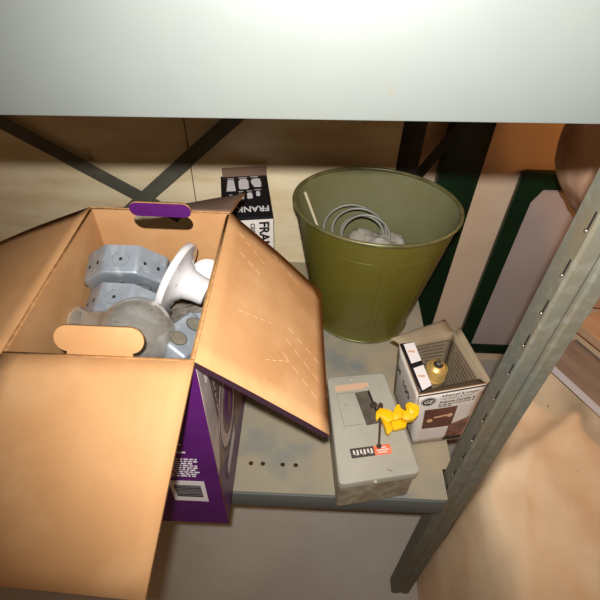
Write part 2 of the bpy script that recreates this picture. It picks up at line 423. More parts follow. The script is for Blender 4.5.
# printing on the front face (faces -y): local x -> +x
ff = frame((BX0, BY0-.0003, 0), (1,0,0), (0,0,1))
W = BX1-BX0
lines = []
random.seed(7)
for i, zz in enumerate((.285, .277, .269)): lines.append((.145, zz, .152, zz+.005))
lines += [(.141, .250, .155, .2525), (.137, .230, .158, .2325)]
for r in range(9):
    x = .128; zz = .212-.006*r
    while x < .168-.002*(r % 3):
        w = random.uniform(.003, .008); lines.append((x, zz, min(x+w, .170), zz+.0024)); x += w+.0018
marks('small_print', lines, .0002, ff, 'white_print', ct)
bc = plate('barcode_label', [[(.122, .085), (.172, .085), (.172, .150), (.122, .150)]], .0004, frame((BX0, BY0-.0006, 0), (1,0,0), (0,0,1)), 'white_print', ct)
bars = []
zz = .100
while zz < .137:
    w = random.choice((.0008, .0014, .0022)); bars.append((.128, zz, .166, zz+w)); zz += w+random.choice((.001, .0016))
marks('bars', bars, .0002, frame((BX0, BY0-.0008, 0), (1,0,0), (0,0,1)), 'black', bc)
# printing on the right face (faces +x): local x -> +y, y -> +z
rf = frame((BX1+.0004, BY0, 0), (0,1,0), (0,0,1))
def rfd(k): return frame((BX1+.0004+.0003*k, BY0, 0), (0,1,0), (0,0,1))
plate('photo_print', [[(.0, .17), (.10, .08), (.256, .012), (.256, .416), (.0, .416)]], .0003, rfd(0), 'mauve', ct)
plate('photo_print', [[(.0, .172), (.014, .175), (.040, .24), (.036, .32), (.022, .416), (.0, .416)]], .0003, rfd(1), 'silver_print', ct)
plate('photo_print', [circle2(.098, .195, .062, 40, .080)], .0003, rfd(1), 'silver_print', ct)
plate('photo_print', [circle2(.098, .195, .062, 40, .080), circle2(.098, .195, .057, 40, .073)], .0003, rfd(2), 'dark_plum', ct)
plate('photo_print', [circle2(.102, .193, .041, 36, .055)], .0003, rfd(2), 'mauve', ct)
plate('photo_print', [circle2(.105, .192, .031, 30, .044), circle2(.108, .186, .014, 24, .022)], .0003, rfd(3), 'purple', ct)
plate('photo_print', [round_rect(.020, .352, .032, .408, .005)], .0003, rfd(2), 'white_print', ct)
plate('photo_print', [[(.052, .392), (.058, .378), (.066, .396)]], .0003, rfd(2), 'white_print', ct)
plate('photo_print', [round_rect(.035, .075, .13, .115, .01), round_rect(.038, .078, .127, .112, .008)], .0003, rfd(1), 'dark_plum', ct)
rl = []
for i in range(8): rl.append((.045+.002*(i % 2), .240-.0125*i+.10, .049, .245-.0125*i+.10))
marks('small_print', rl, .0001, rfd(3), 'silver_print', ct); rl = []
for r in range(8):
    x = .17
    while x < .245:
        w = random.uniform(.006, .016); rl.append((x, .30-.022*r, min(x+w, .25), .304-.022*r)); x += w+.004
marks('small_print', rl, .0001, rfd(3), 'silver_print', ct); rl = []
for r in range(5): rl.append((.045, .081+.006*r, .120-.008*(r % 2), .0825+.006*r))
marks('small_print', rl, .0001, rfd(3), 'silver_print', ct)
settle(ct)

# ---- filling of the carton: crumpled paper below, electrical parts on top
def blob(name, c, r, m, seed=0, amp=.25, sub=4, freq=2.2, parent=None, smooth=True):
    bm = bmesh.new(); bmesh.ops.create_icosphere(bm, subdivisions=sub, radius=1)
    for v in bm.verts:
        d = v.co.normalized()
        k = 1+amp*noise.noise(d*freq+V((seed*3.1, seed, 0)))+amp*.5*abs(noise.noise(d*freq*3+V((0, seed*2, 5))))
        v.co = V((c[0]+d.x*r[0]*k, c[1]+d.y*r[1]*k, c[2]+d.z*r[2]*k))
    return from_bm(name, bm, m, parent, smooth)
bm = bmesh.new()
n = 24; g = []
for i in range(n+1):
    row = []
    for j in range(n+1):
        x = lerp(BX0+.007, BX1-.007, i/n); y = lerp(BY0+.007, BY1-.007, j/n)
        z = .285+.020*noise.noise(V((x*22, y*22, 1)))+.008*noise.noise(V((x*60, y*60, 4)))
        row.append(bm.verts.new((x, y, z)))
    g.append(row)
for i in range(n):
    for j in range(n): bm.faces.new((g[i][j], g[i+1][j], g[i+1][j+1], g[i][j+1]))
ext = bmesh.ops.extrude_face_region(bm, geom=list(bm.faces))
for v in [e for e in ext['geom'] if isinstance(e, bmesh.types.BMVert)]: v.co.z = .008
pp = from_bm('packing_paper', bm, 'paper'); tag(pp, 'dark crumpled packing paper deep inside the open purple carton, under the fittings', 'packing paper')

def octagon_box(name, loc, rot, label, r=.052, h=.040, group='octagonal junction boxes in the carton'):
    """steel octagonal box, open side down, bottom with knockouts up"""
    root = empty(name, (0,0,0), label, 'junction box', group)
    t = .0016
    pts = []
    for k in range(8):
        a = D2R(22.5+45*k); pts.append((r/math.cos(D2R(22.5))*math.cos(a), r/math.cos(D2R(22.5))*math.sin(a)))
    def grow(p, d): return [(x*(1+d/r), y*(1+d/r)) for x, y in p]
    bm = bmesh.new()
    o_lo = [bm.verts.new((x, y, -h/2)) for x, y in pts]; o_hi = [bm.verts.new((x, y, h/2)) for x, y in pts]
    i_lo = [bm.verts.new((x, y, -h/2)) for x, y in grow(pts, -t)]; i_hi = [bm.verts.new((x, y, h/2-t)) for x, y in grow(pts, -t)]
    for k in range(8):
        q = (k+1) % 8
        bm.faces.new((o_lo[k], o_lo[q], o_hi[q], o_hi[k])); bm.faces.new((i_lo[q], i_lo[k], i_hi[k], i_hi[q]))
        bm.faces.new((o_lo[q], o_lo[k], i_lo[k], i_lo[q]))
    bm.faces.new(o_hi); bm.faces.new(i_hi[::-1])
    bmesh.ops.recalc_face_normals(bm, faces=bm.faces)
    es = [e for e in bm.edges if all(v in o_hi for v in e.verts) or (abs(e.verts[0].co.z-e.verts[1].co.z) > h*.9 and e.verts[0] in o_lo+o_hi)]
    bevel(bm, .003, 3, es)
    shade_auto(from_bm('shell', bm, 'galvbox', root), 30)
    rng = random.Random(3)
    # knockouts on the sides and on the bottom
    for k in range(8):
        a = D2R(45*k); nrm = V((math.cos(a), math.sin(a), 0)); o = nrm*(r+.0003)
        fr = frame(o, (-nrm.y, nrm.x, 0), (0,0,1))
        if k % 2 == 0:
            plate('knockout', [circle2(0, 0, .0105, 28), circle2(0, 0, .0100, 28)], .0005, fr, 'galv', root)
            plate('screw_hole', [circle2(0, 0, .0022, 12)], .0005, fr, 'dark', root)
        else:
            plate('screw_hole', [circle2(-.009, .002, .0026, 14)], .0005, fr, 'dark', root)
            plate('screw_hole', [circle2(.011, .002, .0022, 14)], .0005, fr, 'dark', root)
    for (x, y) in ((.022, .010), (-.022, -.008), (0, -.026)):
        plate('knockout', [circle2(x, y, .0105, 28), circle2(x, y, .0098, 28)], .0005, frame((0,0,h/2+.0004), (1,0,0), (0,1,0)), 'dark', root)
    plate('screw_hole', [circle2(-.002, .022, .003, 14)], .0005, frame((0,0,h/2+.0004), (1,0,0), (0,1,0)), 'dark', root)
    for sx in (-1, 1):   # ears with screws at the open edge
        box_obj('ear', (sx*(r-.004)-.005, -.006, -h/2-.0018), (sx*(r-.004)+.005, .006, -h/2), 'galvbox', root)
        bm = bmesh.new(); add_tube(bm, [(sx*(r+.004), 0, -.010), (sx*(r+.004), 0, .012)], .0018, 8); add_tube(bm, [(sx*(r+.004), 0, .012), (sx*(r+.004), 0, .015)], .0040, 12)
        from_bm('screw', bm, 'steel', root, True)
    root.location = loc; root.rotation_euler = rot
    return root
def mount_local(root): pass
octagon_box('junction_box', (-.238, .482, .356), (D2R(112), D2R(3), D2R(4)), 'upper grey octagonal steel junction box lying tilted at the back of the carton')
octagon_box('junction_box', (-.233, .433, .331), (D2R(106), D2R(-2), D2R(-3)), 'lower grey octagonal steel junction box behind the clear glass globe', r=.050)

# clear glass globe with neck
gl = empty('glass_globe', (0,0,0), 'large clear round glass bulb with narrow neck, inside the carton by its front edge', 'glass globe')
R_ = .044
prof = []
for i in range(26):
    a = D2R(-90+ (90+58)*i/25); prof.append((R_*math.cos(a), R_*math.sin(a)))
prof += [(.0205, .046), (.0165, .054), (.0145, .066), (.0145, .076), (.0165, .080), (.0165, .084)]
inner = [(max(r-.0018, 0), z+(.0018 if i < 3 else 0)) for i, (r, z) in enumerate(prof)]
inner[0] = (0, prof[0][1]+.0018)
full = prof+[(inner[-1][0], .084)]+inner[::-1][1:]
lathe_obj('globe', full, 'glass', gl, 56, ang=60)
gl.location = (-.196, .372, .366); gl.rotation_euler = (V((-.92, .22, -.02))).to_track_quat('Z', 'Y').to_euler()

# porcelain lampholders
def lampholder(label, loc, axis, r=.060, group='porcelain lampholders in the carton'):
    root = empty('porcelain_lampholder', (0,0,0), label, 'lampholder', group)
    k = r/.060
    prof = [(0, -.044), (.014, -.044), (.0195, -.043), (.021, -.040), (.022, -.026), (.025, -.012), (.034, -.003), (.046, .002), (.056, .0035), (.0585, .004), (.060, .007), (.060, .012), (.058, .0145), (.055, .0145), (.053, .010), (.040, .006), (.0, .004)]
    lathe_obj('body', [(a*k, b*k) for a, b in prof], 'porcelain', root, 56, ang=50)
    # brass terminals on the end of the barrel
    for (x, y) in ((.010, 0), (-.010, .004), (0, -.012)):
        bm = bmesh.new(); add_tube(bm, [(x*k, y*k, -.0475), (x*k, y*k, -.0435)], .0052*k, 14); add_tube(bm, [(x*k, y*k, -.0498), (x*k, y*k, -.0475)], .0032*k, 10)
        shade_auto(from_bm('terminal_screw', bm, 'brass', root))
    root.location = loc; root.rotation_euler = V(axis).to_track_quat('Z', 'Y').to_euler()
    return root
lampholder('white porcelain lampholder lying on its side with a wide round flange, in the carton', (-.161, .462, .371), (-.80, .22, .28), r=.051)
lampholder('second white porcelain lampholder, mostly hidden behind the first one in the carton corner', (-.136, .497, .349), (.05, -.62, .78), r=.024)

# grey steel conduit body with round knockouts
dev = empty('device_box', (0,0,0), 'pale grey metal box with round knockout holes beside the right wall of the carton', 'junction box')
bm = bmesh.new(); add_box(bm, (-.022, -.036, -.018), (.022, .036, .018)); bevel(bm, .005, 3)
shade_auto(from_bm('shell', bm, 'galvbox', dev), 30)
for (x, y) in ((-.003, -.018), (-.003, .018)):
    fr = frame((x, y, .0184), (1,0,0), (0,1,0))
    plate('knockout', [circle2(0, 0, .0105, 26)], .0006, fr, 'galv', dev)
    plate('knockout_rim', [circle2(0, 0, .0112, 26), circle2(0, 0, .0103, 26)], .0008, fr, 'dark', dev)
plate('knockout_rim', [circle2(0, 0, .008, 26), circle2(0, 0, .0072, 26)], .0008, frame((.0224, .010, 0), (0,1,0), (0,0,1)), 'dark', dev)
lathe_obj('connector', [(0, -.012), (.011, -.012), (.011, -.004), (.014, -.003), (.014, .002), (.010, .003), (.010, .012), (0, .012)], 'galvbox', dev, 24, mw=Matrix.Translation((-.005, .043, .004)) @ Matrix.Rotation(D2R(90), 4, 'X'))
dev.location = (-.147, .383, .341); dev.rotation_euler = (D2R(-18), D2R(22), D2R(-28))

wire = tube_obj('wire', [(-.118, .366, .322), (-.130, .375, .340), (-.150, .372, .344), (-.158, .358, .335), (-.148, .345, .332), (-.128, .350, .336), (-.116, .385, .332), (-.120, .41, .320)], .0025, 'rubber')
tag(wire, 'short black wire curled beside the grey knockout box in the carton', 'wire')
tp = empty('trim_plate', (0,0,0), 'small pale metal plate edge in the front right corner of the carton', 'metal plate')
box_obj('plate', (-.018, -.020, -.001), (.018, .020, .001), 'galvbox', tp, .0006)
tp.location = (-.133, .338, .334); tp.rotation_euler = (D2R(12), D2R(-8), D2R(20))

# ================================================================== black and white carton at the back
fb = empty('storage_box', (-.1285, .855, 0), 'tall narrow black and white printed box against the back panel, behind the big carton', 'box', rz=D2R(9.5))
FW, FD, FH = .100, .158, .254
mw = fb.matrix_world.copy()
def loc_obj(o): o.matrix_world = mw @ o.matrix_basis if False else o.matrix_world; return o
def build_fb():
    P = fb
    box_obj('carton', (-FW/2, -FD/2, 0), (FW/2, FD/2, FH), 'carton_white', P, .0015)
    # black top, with a short black lip down the front
    plate('black_top', [[(-FW/2, -FD/2), (FW/2, -FD/2), (FW/2, FD/2), (-FW/2, FD/2)]], .0004, frame((0, 0, FH+.0005), (1,0,0), (0,1,0)), 'black', P)
    plate('black_band', [[(-FW/2, -.006), (FW/2, -.006), (FW/2, .0005), (-FW/2, .0005)]], .0004, frame((0, -FD/2-.0005, FH), (1,0,0), (0,0,1)), 'black', P)
    up = frame((0, 0, FH+.0008), (1,0,0), (0,1,0))
    tz = FH+.0009
    # canister pictures, two rows of three
    def can(cx, cy, w, h, kind):
        if kind == 0: ol = [(cx-w/2, cy-h/2), (cx+w/2, cy-h/2), (cx+w*.36, cy+h*.32), (cx+w*.30, cy+h/2), (cx-w*.30, cy+h/2), (cx-w*.36, cy+h*.32)]
        elif kind == 1: ol = [(cx-w*.42, cy-h/2), (cx+w*.42, cy-h/2), (cx+w/2, cy-h*.4), (cx+w/2, cy+h*.30), (cx+w*.36, cy+h*.38), (cx+w*.36, cy+h/2), (cx-w*.36, cy+h/2), (cx-w*.36, cy+h*.38), (cx-w/2, cy+h*.3), (cx-w/2, cy-h*.4)]
        else: ol = [(cx-w*.2, cy-h/2), (cx+w*.45, cy-h/2), (cx+w*.5, cy-h*.1), (cx+w*.42, cy+h*.45), (cx+w*.1, cy+h/2), (cx-w*.3, cy+h*.46), (cx-w*.5, cy+h*.2), (cx-w*.42, cy-h*.12)]
        plate('picture', [ol], .0004, frame((0, 0, tz), (1,0,0), (0,1,0)), 'white_print', P)
    can(-.029, .040, .0195, .044, 0); can(-.002, .044, .021, .040, 1); can(.0245, .047, .022, .034, 2)
    can(-.030, -.006, .011, .020, 0); can(-.009, -.005, .012, .026, 0); can(.0085, -.002, .011, .022, 1); can(.026, .004, .008, .018, 1)
    marks('small_print', [(-.036, .066, -.022, .068), (-.012, .068, .006, .070), (.014, .070, .030, .072)], .0002, frame((0, 0, tz), (1,0,0), (0,1,0)), 'white_print', P)
    marks('small_print', [(-.014, .0135, -.004, .015), (.003, .0145, .014, .016), (.019, .018, .033, .0195)], .0002, frame((0, 0, tz), (1,0,0), (0,1,0)), 'white_print', P)
    text('lettering', 'FRANK', .0260, frame((.045, -.043, tz), (-1,0,0), (0,-1,0)), 'white_print', P, bold=.0006, sx=.80)
    marks('lettering_mark', [(-.040, -.048, -.036, -.0465)], .0002, frame((0, 0, tz), (1,0,0), (0,1,0)), 'white_print', P)
    # front: words running down
    fz = -FD/2-.0008
    text('lettering', 'FRANK', .027, frame((.0225, fz, FH-.011), (0,0,-1), (1,0,0)), 'black', P, bold=.0009, sx=1.02)
    text('lettering', 'canister', .0185, frame((.0045, fz, FH-.014), (0,0,-1), (1,0,0)), 'greylabel', P, bold=.0003)
    rr = []
    for r in range(3):
        z = .0
        while z < .16:
            w = random.uniform(.006, .014); rr.append((z, -.0035*r, z+w, .0016-.0035*r)); z += w+.003
    marks('small_print', rr, .0002, frame((-.006, fz, FH-.018), (0,0,-1), (1,0,0)), 'greylabel', P)
    # raised inner flap leaning back
    bm = bmesh.new(); add_box(bm, (-FW/2+.004, -.001, 0), (FW/2, .0015, .022)); bm.transform(Matrix.Translation((0, FD/2-.002, FH)) @ Matrix.Rotation(D2R(4), 4, 'X'))
    from_bm('top_flap', bm, 'fbrown', P)
build_fb()

# ================================================================== olive bucket
bk = empty('metal_bucket', (.130, .770, 0), 'large olive green round metal wastebasket with rolled rim, in the middle of the shelf', 'wastebasket')
RB, RT, HB = .103, .156, .305
body = [(0, .008), (RB-.004, .008), (RB-.003, .0015), (RB, .001), (RB+.002, .004), (RB+.0015, .009), (RB+.0005, .012)]
for i in range(1, 12): 
    t = i/11; body.append((lerp(RB+.0005, RT-.0015, t), lerp(.012, HB-.006, t)))
nb = len(body)
ins = [(r-.0012, z) for r, z in body[::-1][:-6]] + [(RB-.003, .0095), (0, .0095)]
mis = [0]*(nb-1)+[1]*(len(ins))
bm = bmesh.new(); add_lathe(bm, body+ins, 72, False, mis+[1])
o = shade_auto(from_bm('body', bm, ['bucket', 'bucket_in'], bk), 40)
bm = bmesh.new(); add_tube(bm, [(RT*math.cos(2*PI*k/72), RT*math.sin(2*PI*k/72), HB-.003) for k in range(72)], .0038, 12, closed=True)
from_bm('rolled_rim', bm, 'rim', bk, True)
bm = bmesh.new(); add_tube(bm, [((RB+.001)*math.cos(2*PI*k/72), (RB+.001)*math.sin(2*PI*k/72), .0042) for k in range(72)], .0034, 10, closed=True)
from_bm('base_bead', bm, 'rim', bk, True)
# lapped side seam on the left
def on_side(a, z, off=0): 
    r = lerp(RB+.0005, RT-.0015, (z-.012)/(HB-.018))+off; return (r*math.cos(a), r*math.sin(a), z)
bm = bmesh.new(); a0 = D2R(196)
for i in range(20):
    z0 = .014+i*(HB-.024)/20; z1 = .014+(i+1)*(HB-.024)/20
    q = [on_side(a0-.035, z0, .0003), on_side(a0+.035, z0, .0012), on_side(a0+.035, z1, .0012), on_side(a0-.035, z1, .0003)]
    bm.faces.new([bm.verts.new(p) for p in q])
bmesh.ops.remove_doubles(bm, verts=bm.verts, dist=1e-5)
o = from_bm('side_seam', bm, 'bucket', bk, True)
# pressed panel lines on the front
for (ac, w) in ((D2R(262), .34), (D2R(305), .30)):
    pts = [on_side(ac-w, .05, .0004), on_side(ac-w*1.02, .235, .0004), on_side(ac-w*.8, .252, .0004)] + [on_side(ac-w*.8+ w*1.6*t/8, .252, .0004) for t in range(1, 8)] + [on_side(ac+w*.8, .252, .0004), on_side(ac+w*1.02, .235, .0004), on_side(ac+w, .05, .0004)]
    tube_obj('pressed_line', pts, .0007, 'bucket', bk, 8)

for c_ in bk.children: c_.data.transform(Matrix.Diagonal((1, .82, 1, 1)))
bk.rotation_euler = (0, 0, D2R(-10))
# contents of the bucket
bg = blob('plastic_bag', (.142, .756, .174), (.074, .060, .050), 'bag', 3, .30, 5, 2.4)
tag(bg, 'crumpled clear plastic bag inside the olive wastebasket', 'plastic bag')
lump = blob('cloth_bundle', (.130, .766, .066), (.078, .068, .046), 'paper', 8, .15, 4, 2)
tag(lump, 'dark crumpled lump at the bottom of the olive wastebasket, under the plastic bag', 'bundle')
bm = bmesh.new(); pts = []
turns = 4; nn = 46*turns
bx = V((.98, -.18, 0)).normalized(); by = V((.10, .72, .69)).normalized()
for i in range(nn+1):
    a = 2*PI*i/46
    rr = .060+.006*math.sin(i/46*2.1)-.004*(i/46)
    base = V((.094+.008*(i/46), .812-.010*(i/46), .208+.003*(i/46)))
    pts.append(base+bx*rr*math.cos(a)+by*rr*.86*math.sin(a))
add_tube(bm, pts, .0028, 10)
cb = shade_auto(from_bm('cable_coil', bm, 'coil'), 60); tag(cb, 'coiled grey cable inside the olive wastebasket', 'cable')
st = tube_obj('plastic_tube', [(-.006, .800, .302), (.020, .790, .235), (.050, .780, .16)], .0030, 'stick'); tag(st, 'thin cream tube standing against the left inside wall of the wastebasket', 'tube')

# ================================================================== grey steel switch box
mb = empty('switch_box', (.118, .430, 0), 'grey painted steel electrical switch box lying flat at the front of the shelf', 'switch box')
def quadprism(bm, q, z0, z1):
    lo = [bm.verts.new((x, y, z0)) for x, y in q]; hi = [bm.verts.new((x, y, z1)) for x, y in q]
    n = len(q)
    for i in range(n): bm.faces.new((lo[i], lo[(i+1) % n], hi[(i+1) % n], hi[i]))
    bm.faces.new(lo[::-1]); bm.faces.new(hi); return lo, hi
q = [(.065, .324), (.194, .350), (.153, .540), (.048, .524)]
def shrink(q, d):
    cx = sum(p[0] for p in q)/4; cy = sum(p[1] for p in q)/4
    return [(cx+(x-cx)*(1-d/.06), cy+(y-cy)*(1-d/.1)) for x, y in q]
bm = bmesh.new(); lo, hi = quadprism(bm, shrink(q, .0035), .0006, .078)
bevel(bm, .006, 3, [e for e in bm.edges if abs(e.verts[0].co.z-e.verts[1].co.z) > .05])
shade_auto(from_bm('case', bm, 'mboxdirty', mb), 30)
bm = bmesh.new(); quadprism(bm, q, .074, .090)
bevel(bm, .009, 4, [e for e in bm.edges if abs(e.verts[0].co.z-e.verts[1].co.z) > .01])
bevel(bm, .0028, 3, [e for e in bm.edges if min(v.co.z for v in e.verts) > .0899 and len(e.link_faces) == 2 and e.calc_face_angle(0) > 1])
lid = shade_auto(from_bm('lid', bm, 'mbox', mb), 30)
ux = V((.118, .022, 0)).normalized()*1
def mfr(x, y, z, rot=0): return frame((x, y, z), ux, (-ux.y, ux.x, 0)) @ Matrix.Rotation(rot, 4, 'Z')
plate('nameplate', [round_rect(0, -.0065, .060, .0065, .0015)], .0006, mfr(.063, .4985, .0906), 'beige_plate', mb)
plate('operating_window', [[(.005, 0), (.032, .002), (.027, .068), (.000, .066)]], .0006, mfr(.109, .427, .0906), 'window', mb)
plate('window_edge', [[(0, 0), (.003, .0), (-.003, .068), (-.006, .066)]], .0016, mfr(.1375, .431, .0914), 'black', mb)
# embossed outline left of the window
pl = [(0, 0, .034, .0008), (0, .064, .034, .0648), (0, 0, .0008, .064)]
marks('embossed_outline', pl, .0003, mfr(.076, .424, .0903), 'mboxdirty', mb)
bm = bmesh.new(); add_tube(bm, [(.128, .466, .090), (.128, .466, .096)], .006, 16); add_tube(bm, [(.128, .466, .096), (.128, .466, .0985)], .0035, 12)
shade_auto(from_bm('pivot', bm, 'rod', mb))
for (x, y) in ((.092, .521), (.118, .502), (.121, .332)):
    bm = bmesh.new(); bmesh.ops.create_uvsphere(bm, u_segments=14, v_segments=8, radius=.0036); bm.transform(Matrix.Translation((x, y, .0905)) @ Matrix.Diagonal((1,1,.5,1)))
    from_bm('rivet', bm, 'mbox', mb, True)
plate('indicator_label', [[(0, 0), (.0385, 0), (.0385, .0165), (0, .0165)]], .0005, mfr(.0865, .3675, .0905), 'greylabel', mb)
plate('warning_label', [[(0, 0), (.028, 0), (.028, .0165), (0, .0165)]], .0005, mfr(.1245, .3745, .0905), 'orange', mb)
marks('label_print', [(.004+.0058*i, .004, .007+.0058*i, .0125) for i in range(6)] + [(.004+.0058*i, .004, .0085+.0058*i, .0055) for i in range(0, 6, 2)], .0002, mfr(.0865, .3675, .0909), 'carton_white', mb)
marks('label_print', [(.005, .003, .020, .005), (.004, .007, .024, .009), (.007, .011, .021, .013)], .0002, mfr(.1245, .3745, .0909), 'carton_white', mb)
plate('scratch', [[(0,0), (.007,-.003), (.0075,-.002), (.001, .0015)]], .0003, mfr(.141, .351, .0904), 'fbrown', mb)
# hasp on the front lip
settle(mb)

# yellow plastic clamp on its steel rod, standing on the box
cl = empty('yellow_clamp', (.131, .392, .0906), 'bright yellow plastic clamp with a thin steel rod, standing on the grey switch box', 'clamp')
tube_obj('rod', [(.131, .390, .0908), (.1305, .4175, .127)], .0019, 'rod', cl, 10)
bm = bmesh.new(); add_tube(bm, [(.131, .390, .0907), (.131, .390, .0935)], .0042, 14); shade_auto(from_bm('rod_foot', bm, 'rod', cl))
def ypiece(name, ol, z, t, org=(.126, .400), bv=.0012, tilt=(0,0)):
    fr = frame((org[0], org[1], z), (1, .12, tilt[0]), (-.12, 1, tilt[1]))
    me = plate_mesh([ol], t); me.transform(fr)
    bm = bmesh.new(); bm.from_mesh(me); bpy.data.meshes.remove(me)
    bmesh.ops.dissolve_limit(bm, angle_limit=.01, verts=bm.verts, edges=bm.edges)
    bevel(bm, bv, 2)
    return shade_auto(from_bm(name, bm, 'yellow', cl), 35)
# head round the rod, saddle, and raised hooked jaw on the right
def yp(name, ol, z, t, bv=.0014, tilt=(0, 0)):
    cx = sum(q[0] for q in ol)/len(ol); cy = sum(q[1] for q in ol)/len(ol)
    fr = frame((cx, cy, z), (1, 0, tilt[0]), (0, 1, tilt[1]))
    me = plate_mesh([[(x-cx, y-cy) for x, y in ol]], t); me.transform(fr)
    bm = bmesh.new(); bm.from_mesh(me); bpy.data.meshes.remove(me)
    bmesh.ops.dissolve_limit(bm, angle_limit=.01, verts=bm.verts, edges=bm.edges)
    bevel(bm, bv, 2)
    return shade_auto(from_bm(name, bm, 'yellow', cl), 35)
yp('clamp_head', [(.1240, .4290), (.1310, .4360), (.1460, .4340), (.1520, .4290), (.1520, .4170), (.1440, .4120), (.1370, .4170), (.1300, .4220), (.1250, .4130), (.1230, .4190)], .131, .008, tilt=(0, .15))
yp('clamp_rib', [(.1310, .4250), (.1380, .4260), (.1490, .4080), (.1500, .4020), (.1440, .3940), (.1400, .3960), (.1370, .4080)], .127, .010, tilt=(-.1, .1))
yp('clamp_flange', [(.1460, .4220), (.1660, .4260), (.1760, .4230), (.1720, .4100), (.1520, .4040), (.1500, .4110)], .122, .009)
yp('clamp_saddle', [(.1510, .4270), (.1540, .4360), (.1590, .4430), (.1630, .4430), (.1650, .4360), (.1730, .4320), (.1730, .4260), (.1630, .4190), (.1520, .4160)], .133, .012, tilt=(0, .2))
yp('clamp_jaw', [(.1650, .4280), (.1730, .4300), (.1710, .4390), (.1750, .4430), (.1800, .4440), (.1915, .4390), (.1935, .4340), (.1910, .4230), (.1830, .4150), (.1730, .4130), (.1640, .4160)], .139, .014, tilt=(.05, .15))
yp('clamp_lip', [(.1735, .4350), (.1820, .4330), (.1850, .4250), (.1800, .4200), (.1750, .4230)], .1435, .006, .0008, tilt=(.1, .3))
bm = bmesh.new(); add_tube(bm, [(.132, .440, .120), (.132, .440, .132)], .0045, 16); add_tube(bm, [(.132, .440, .132), (.132, .440, .137)], .0030, 12)
shade_auto(from_bm('clamp_screw', bm, 'rod', cl))
settle(cl)

# ================================================================== bulb carton
bb = empty('bulb_box', (.24, .51, 0), 'open white light bulb box with printed pictures, beside the steel post', 'bulb box')
bFL, bFR, bBR, bBL = V((.209, .446, .0006)), V((.300, .463, .0006)), V((.279, .578, .0006)), V((.186, .556, .0006))
tFL, tFR, tBR, tBL = V((.189, .444, .160)), V((.304, .472, .160)), V((.273, .582, .160)), V((.170, .550, .160))
th = .0016
def side(name, a, b, c, d, outm, inm, parent=bb, n=8, bulge=.002):
    """a,b bottom; c,d top (c above b); outside normal = (b-a)x(d-a)"""
    nrm = (b-a).cross(d-a).normalized(); bm = bmesh.new(); A = []; B = []
    for i in range(n+1):
        ra = []; rb = []
        for j in range(n+1):
            u = i/n; v = j/n; p = a.lerp(b, u).lerp(d.lerp(c, u), v)+nrm*bulge*math.sin(PI*u)*math.sin(PI*v)
            ra.append(bm.verts.new(p)); rb.append(bm.verts.new(p-nrm*th))
        A.append(ra); B.append(rb)
    for i in range(n):
        for j in range(n):
            f = bm.faces.new((A[i][j], A[i+1][j], A[i+1][j+1], A[i][j+1])); f.material_index = 0; f.smooth = True
            f = bm.faces.new((B[i][j], B[i][j+1], B[i+1][j+1], B[i+1][j])); f.material_index = 1; f.smooth = True
    for i in range(n):
        for (q_, ) in ((0,), (n,)):
            bm.faces.new((A[i][q_], B[i][q_], B[i+1][q_], A[i+1][q_])).material_index = 1
            bm.faces.new((A[q_][i], A[q_][i+1], B[q_][i+1], B[q_][i])).material_index = 1
    return from_bm(name, bm, [outm, inm], parent)
fs = side('front_side', bFL, bFR, tFR, tFL, 'carton_white', 'greyboard')
ls = side('left_side', bBL, bFL, tFL, tBL, 'carton_white', 'greyboard')
rs = side('right_side', bFR, bBR, tBR, tFR, 'carton_white', 'greyboard')
bs = side('back_side', bBR, bBL, tBL, tBR, 'carton_white', 'greyboard')
bm = bmesh.new(); quadprism(bm, [(p.x, p.y) for p in (bFL, bFR, bBR, bBL)], .0006, .002); from_bm('bottom', bm, 'greyboard', bb)
# brown printed rules inside back and right sides
def inside_lines(a, b, c, d, parent, rows=13, seed=1):
    nrm = -(b-a).cross(d-a).normalized(); bm = bmesh.new(); rng = random.Random(seed)
    def P(u, v): return a.lerp(b, u).lerp(d.lerp(c, u), v)+nrm*(th+.0004-.002*math.sin(PI*u)*math.sin(PI*v))
    for r in range(rows):
        v = .12+.83*r/rows; u = .10+.05*rng.random()
        if r == rows-1: segs = [(.06, .93)]
        else:
            segs = []
            while u < .85:
                w = rng.uniform(.10, .45); segs.append((u, min(u+w, .91))); u += w+.04
        for s0, s1 in segs:
            k = 6
            for i in range(k):
                ua = lerp(s0, s1, i/k); ub = lerp(s0, s1, (i+1)/k); h_ = .011
                bm.faces.new([bm.verts.new(P(*t)) for t in ((ua, v), (ub, v), (ub, v+h_*1.5), (ua, v+h_*1.5))])
    from_bm('inner_print', bm, 'printline', parent, recalc=False)
inside_lines(bBR, bBL, tBL, tBR, bs, seed=2); inside_lines(bFR, bBR, tBR, tFR, rs, seed=5)
# top flaps
def thinflap(name, a, b, c, d, top, under, sag=.001, seed=1): return flap(name, a, b, c, d, bb, sag=sag, top=top, under=under, nx=6, seed=seed, th=.0015)
thinflap('top_flap', tBL, tBR, tBR+V((-.012, .030, .002)), tBL+V((-.014, .012, .0)), 'greyboard', 'carton_white', seed=6)
thinflap('top_flap', tBR, tFR, tFR+V((.006, .004, .004)), tBR+V((.010, .008, .006)), 'greyboard', 'carton_white', seed=7)
thinflap('top_flap', tFR, tFL, tFL+V((.004, .012, -.008)), tFR+V((-.004, .014, -.007)), 'printline', 'printline', sag=.0005, seed=8)
lf = [tFL+V((.003, .002, .001)), tFL+V((.025, .018, -.001)), tBL+V((.027, .008, -.002)), tBL+V((.001, -.001, .001))]
lfl = flap('side_flap', lf[0], lf[1], lf[2], lf[3], bb, sag=.001, top='black', under='greyboard', nx=6, seed=9, th=.0015)
def lfp(u, v, k=.0014): return lf[0].lerp(lf[1], u).lerp(lf[3].lerp(lf[2], u), v)+V((0, 0, k))
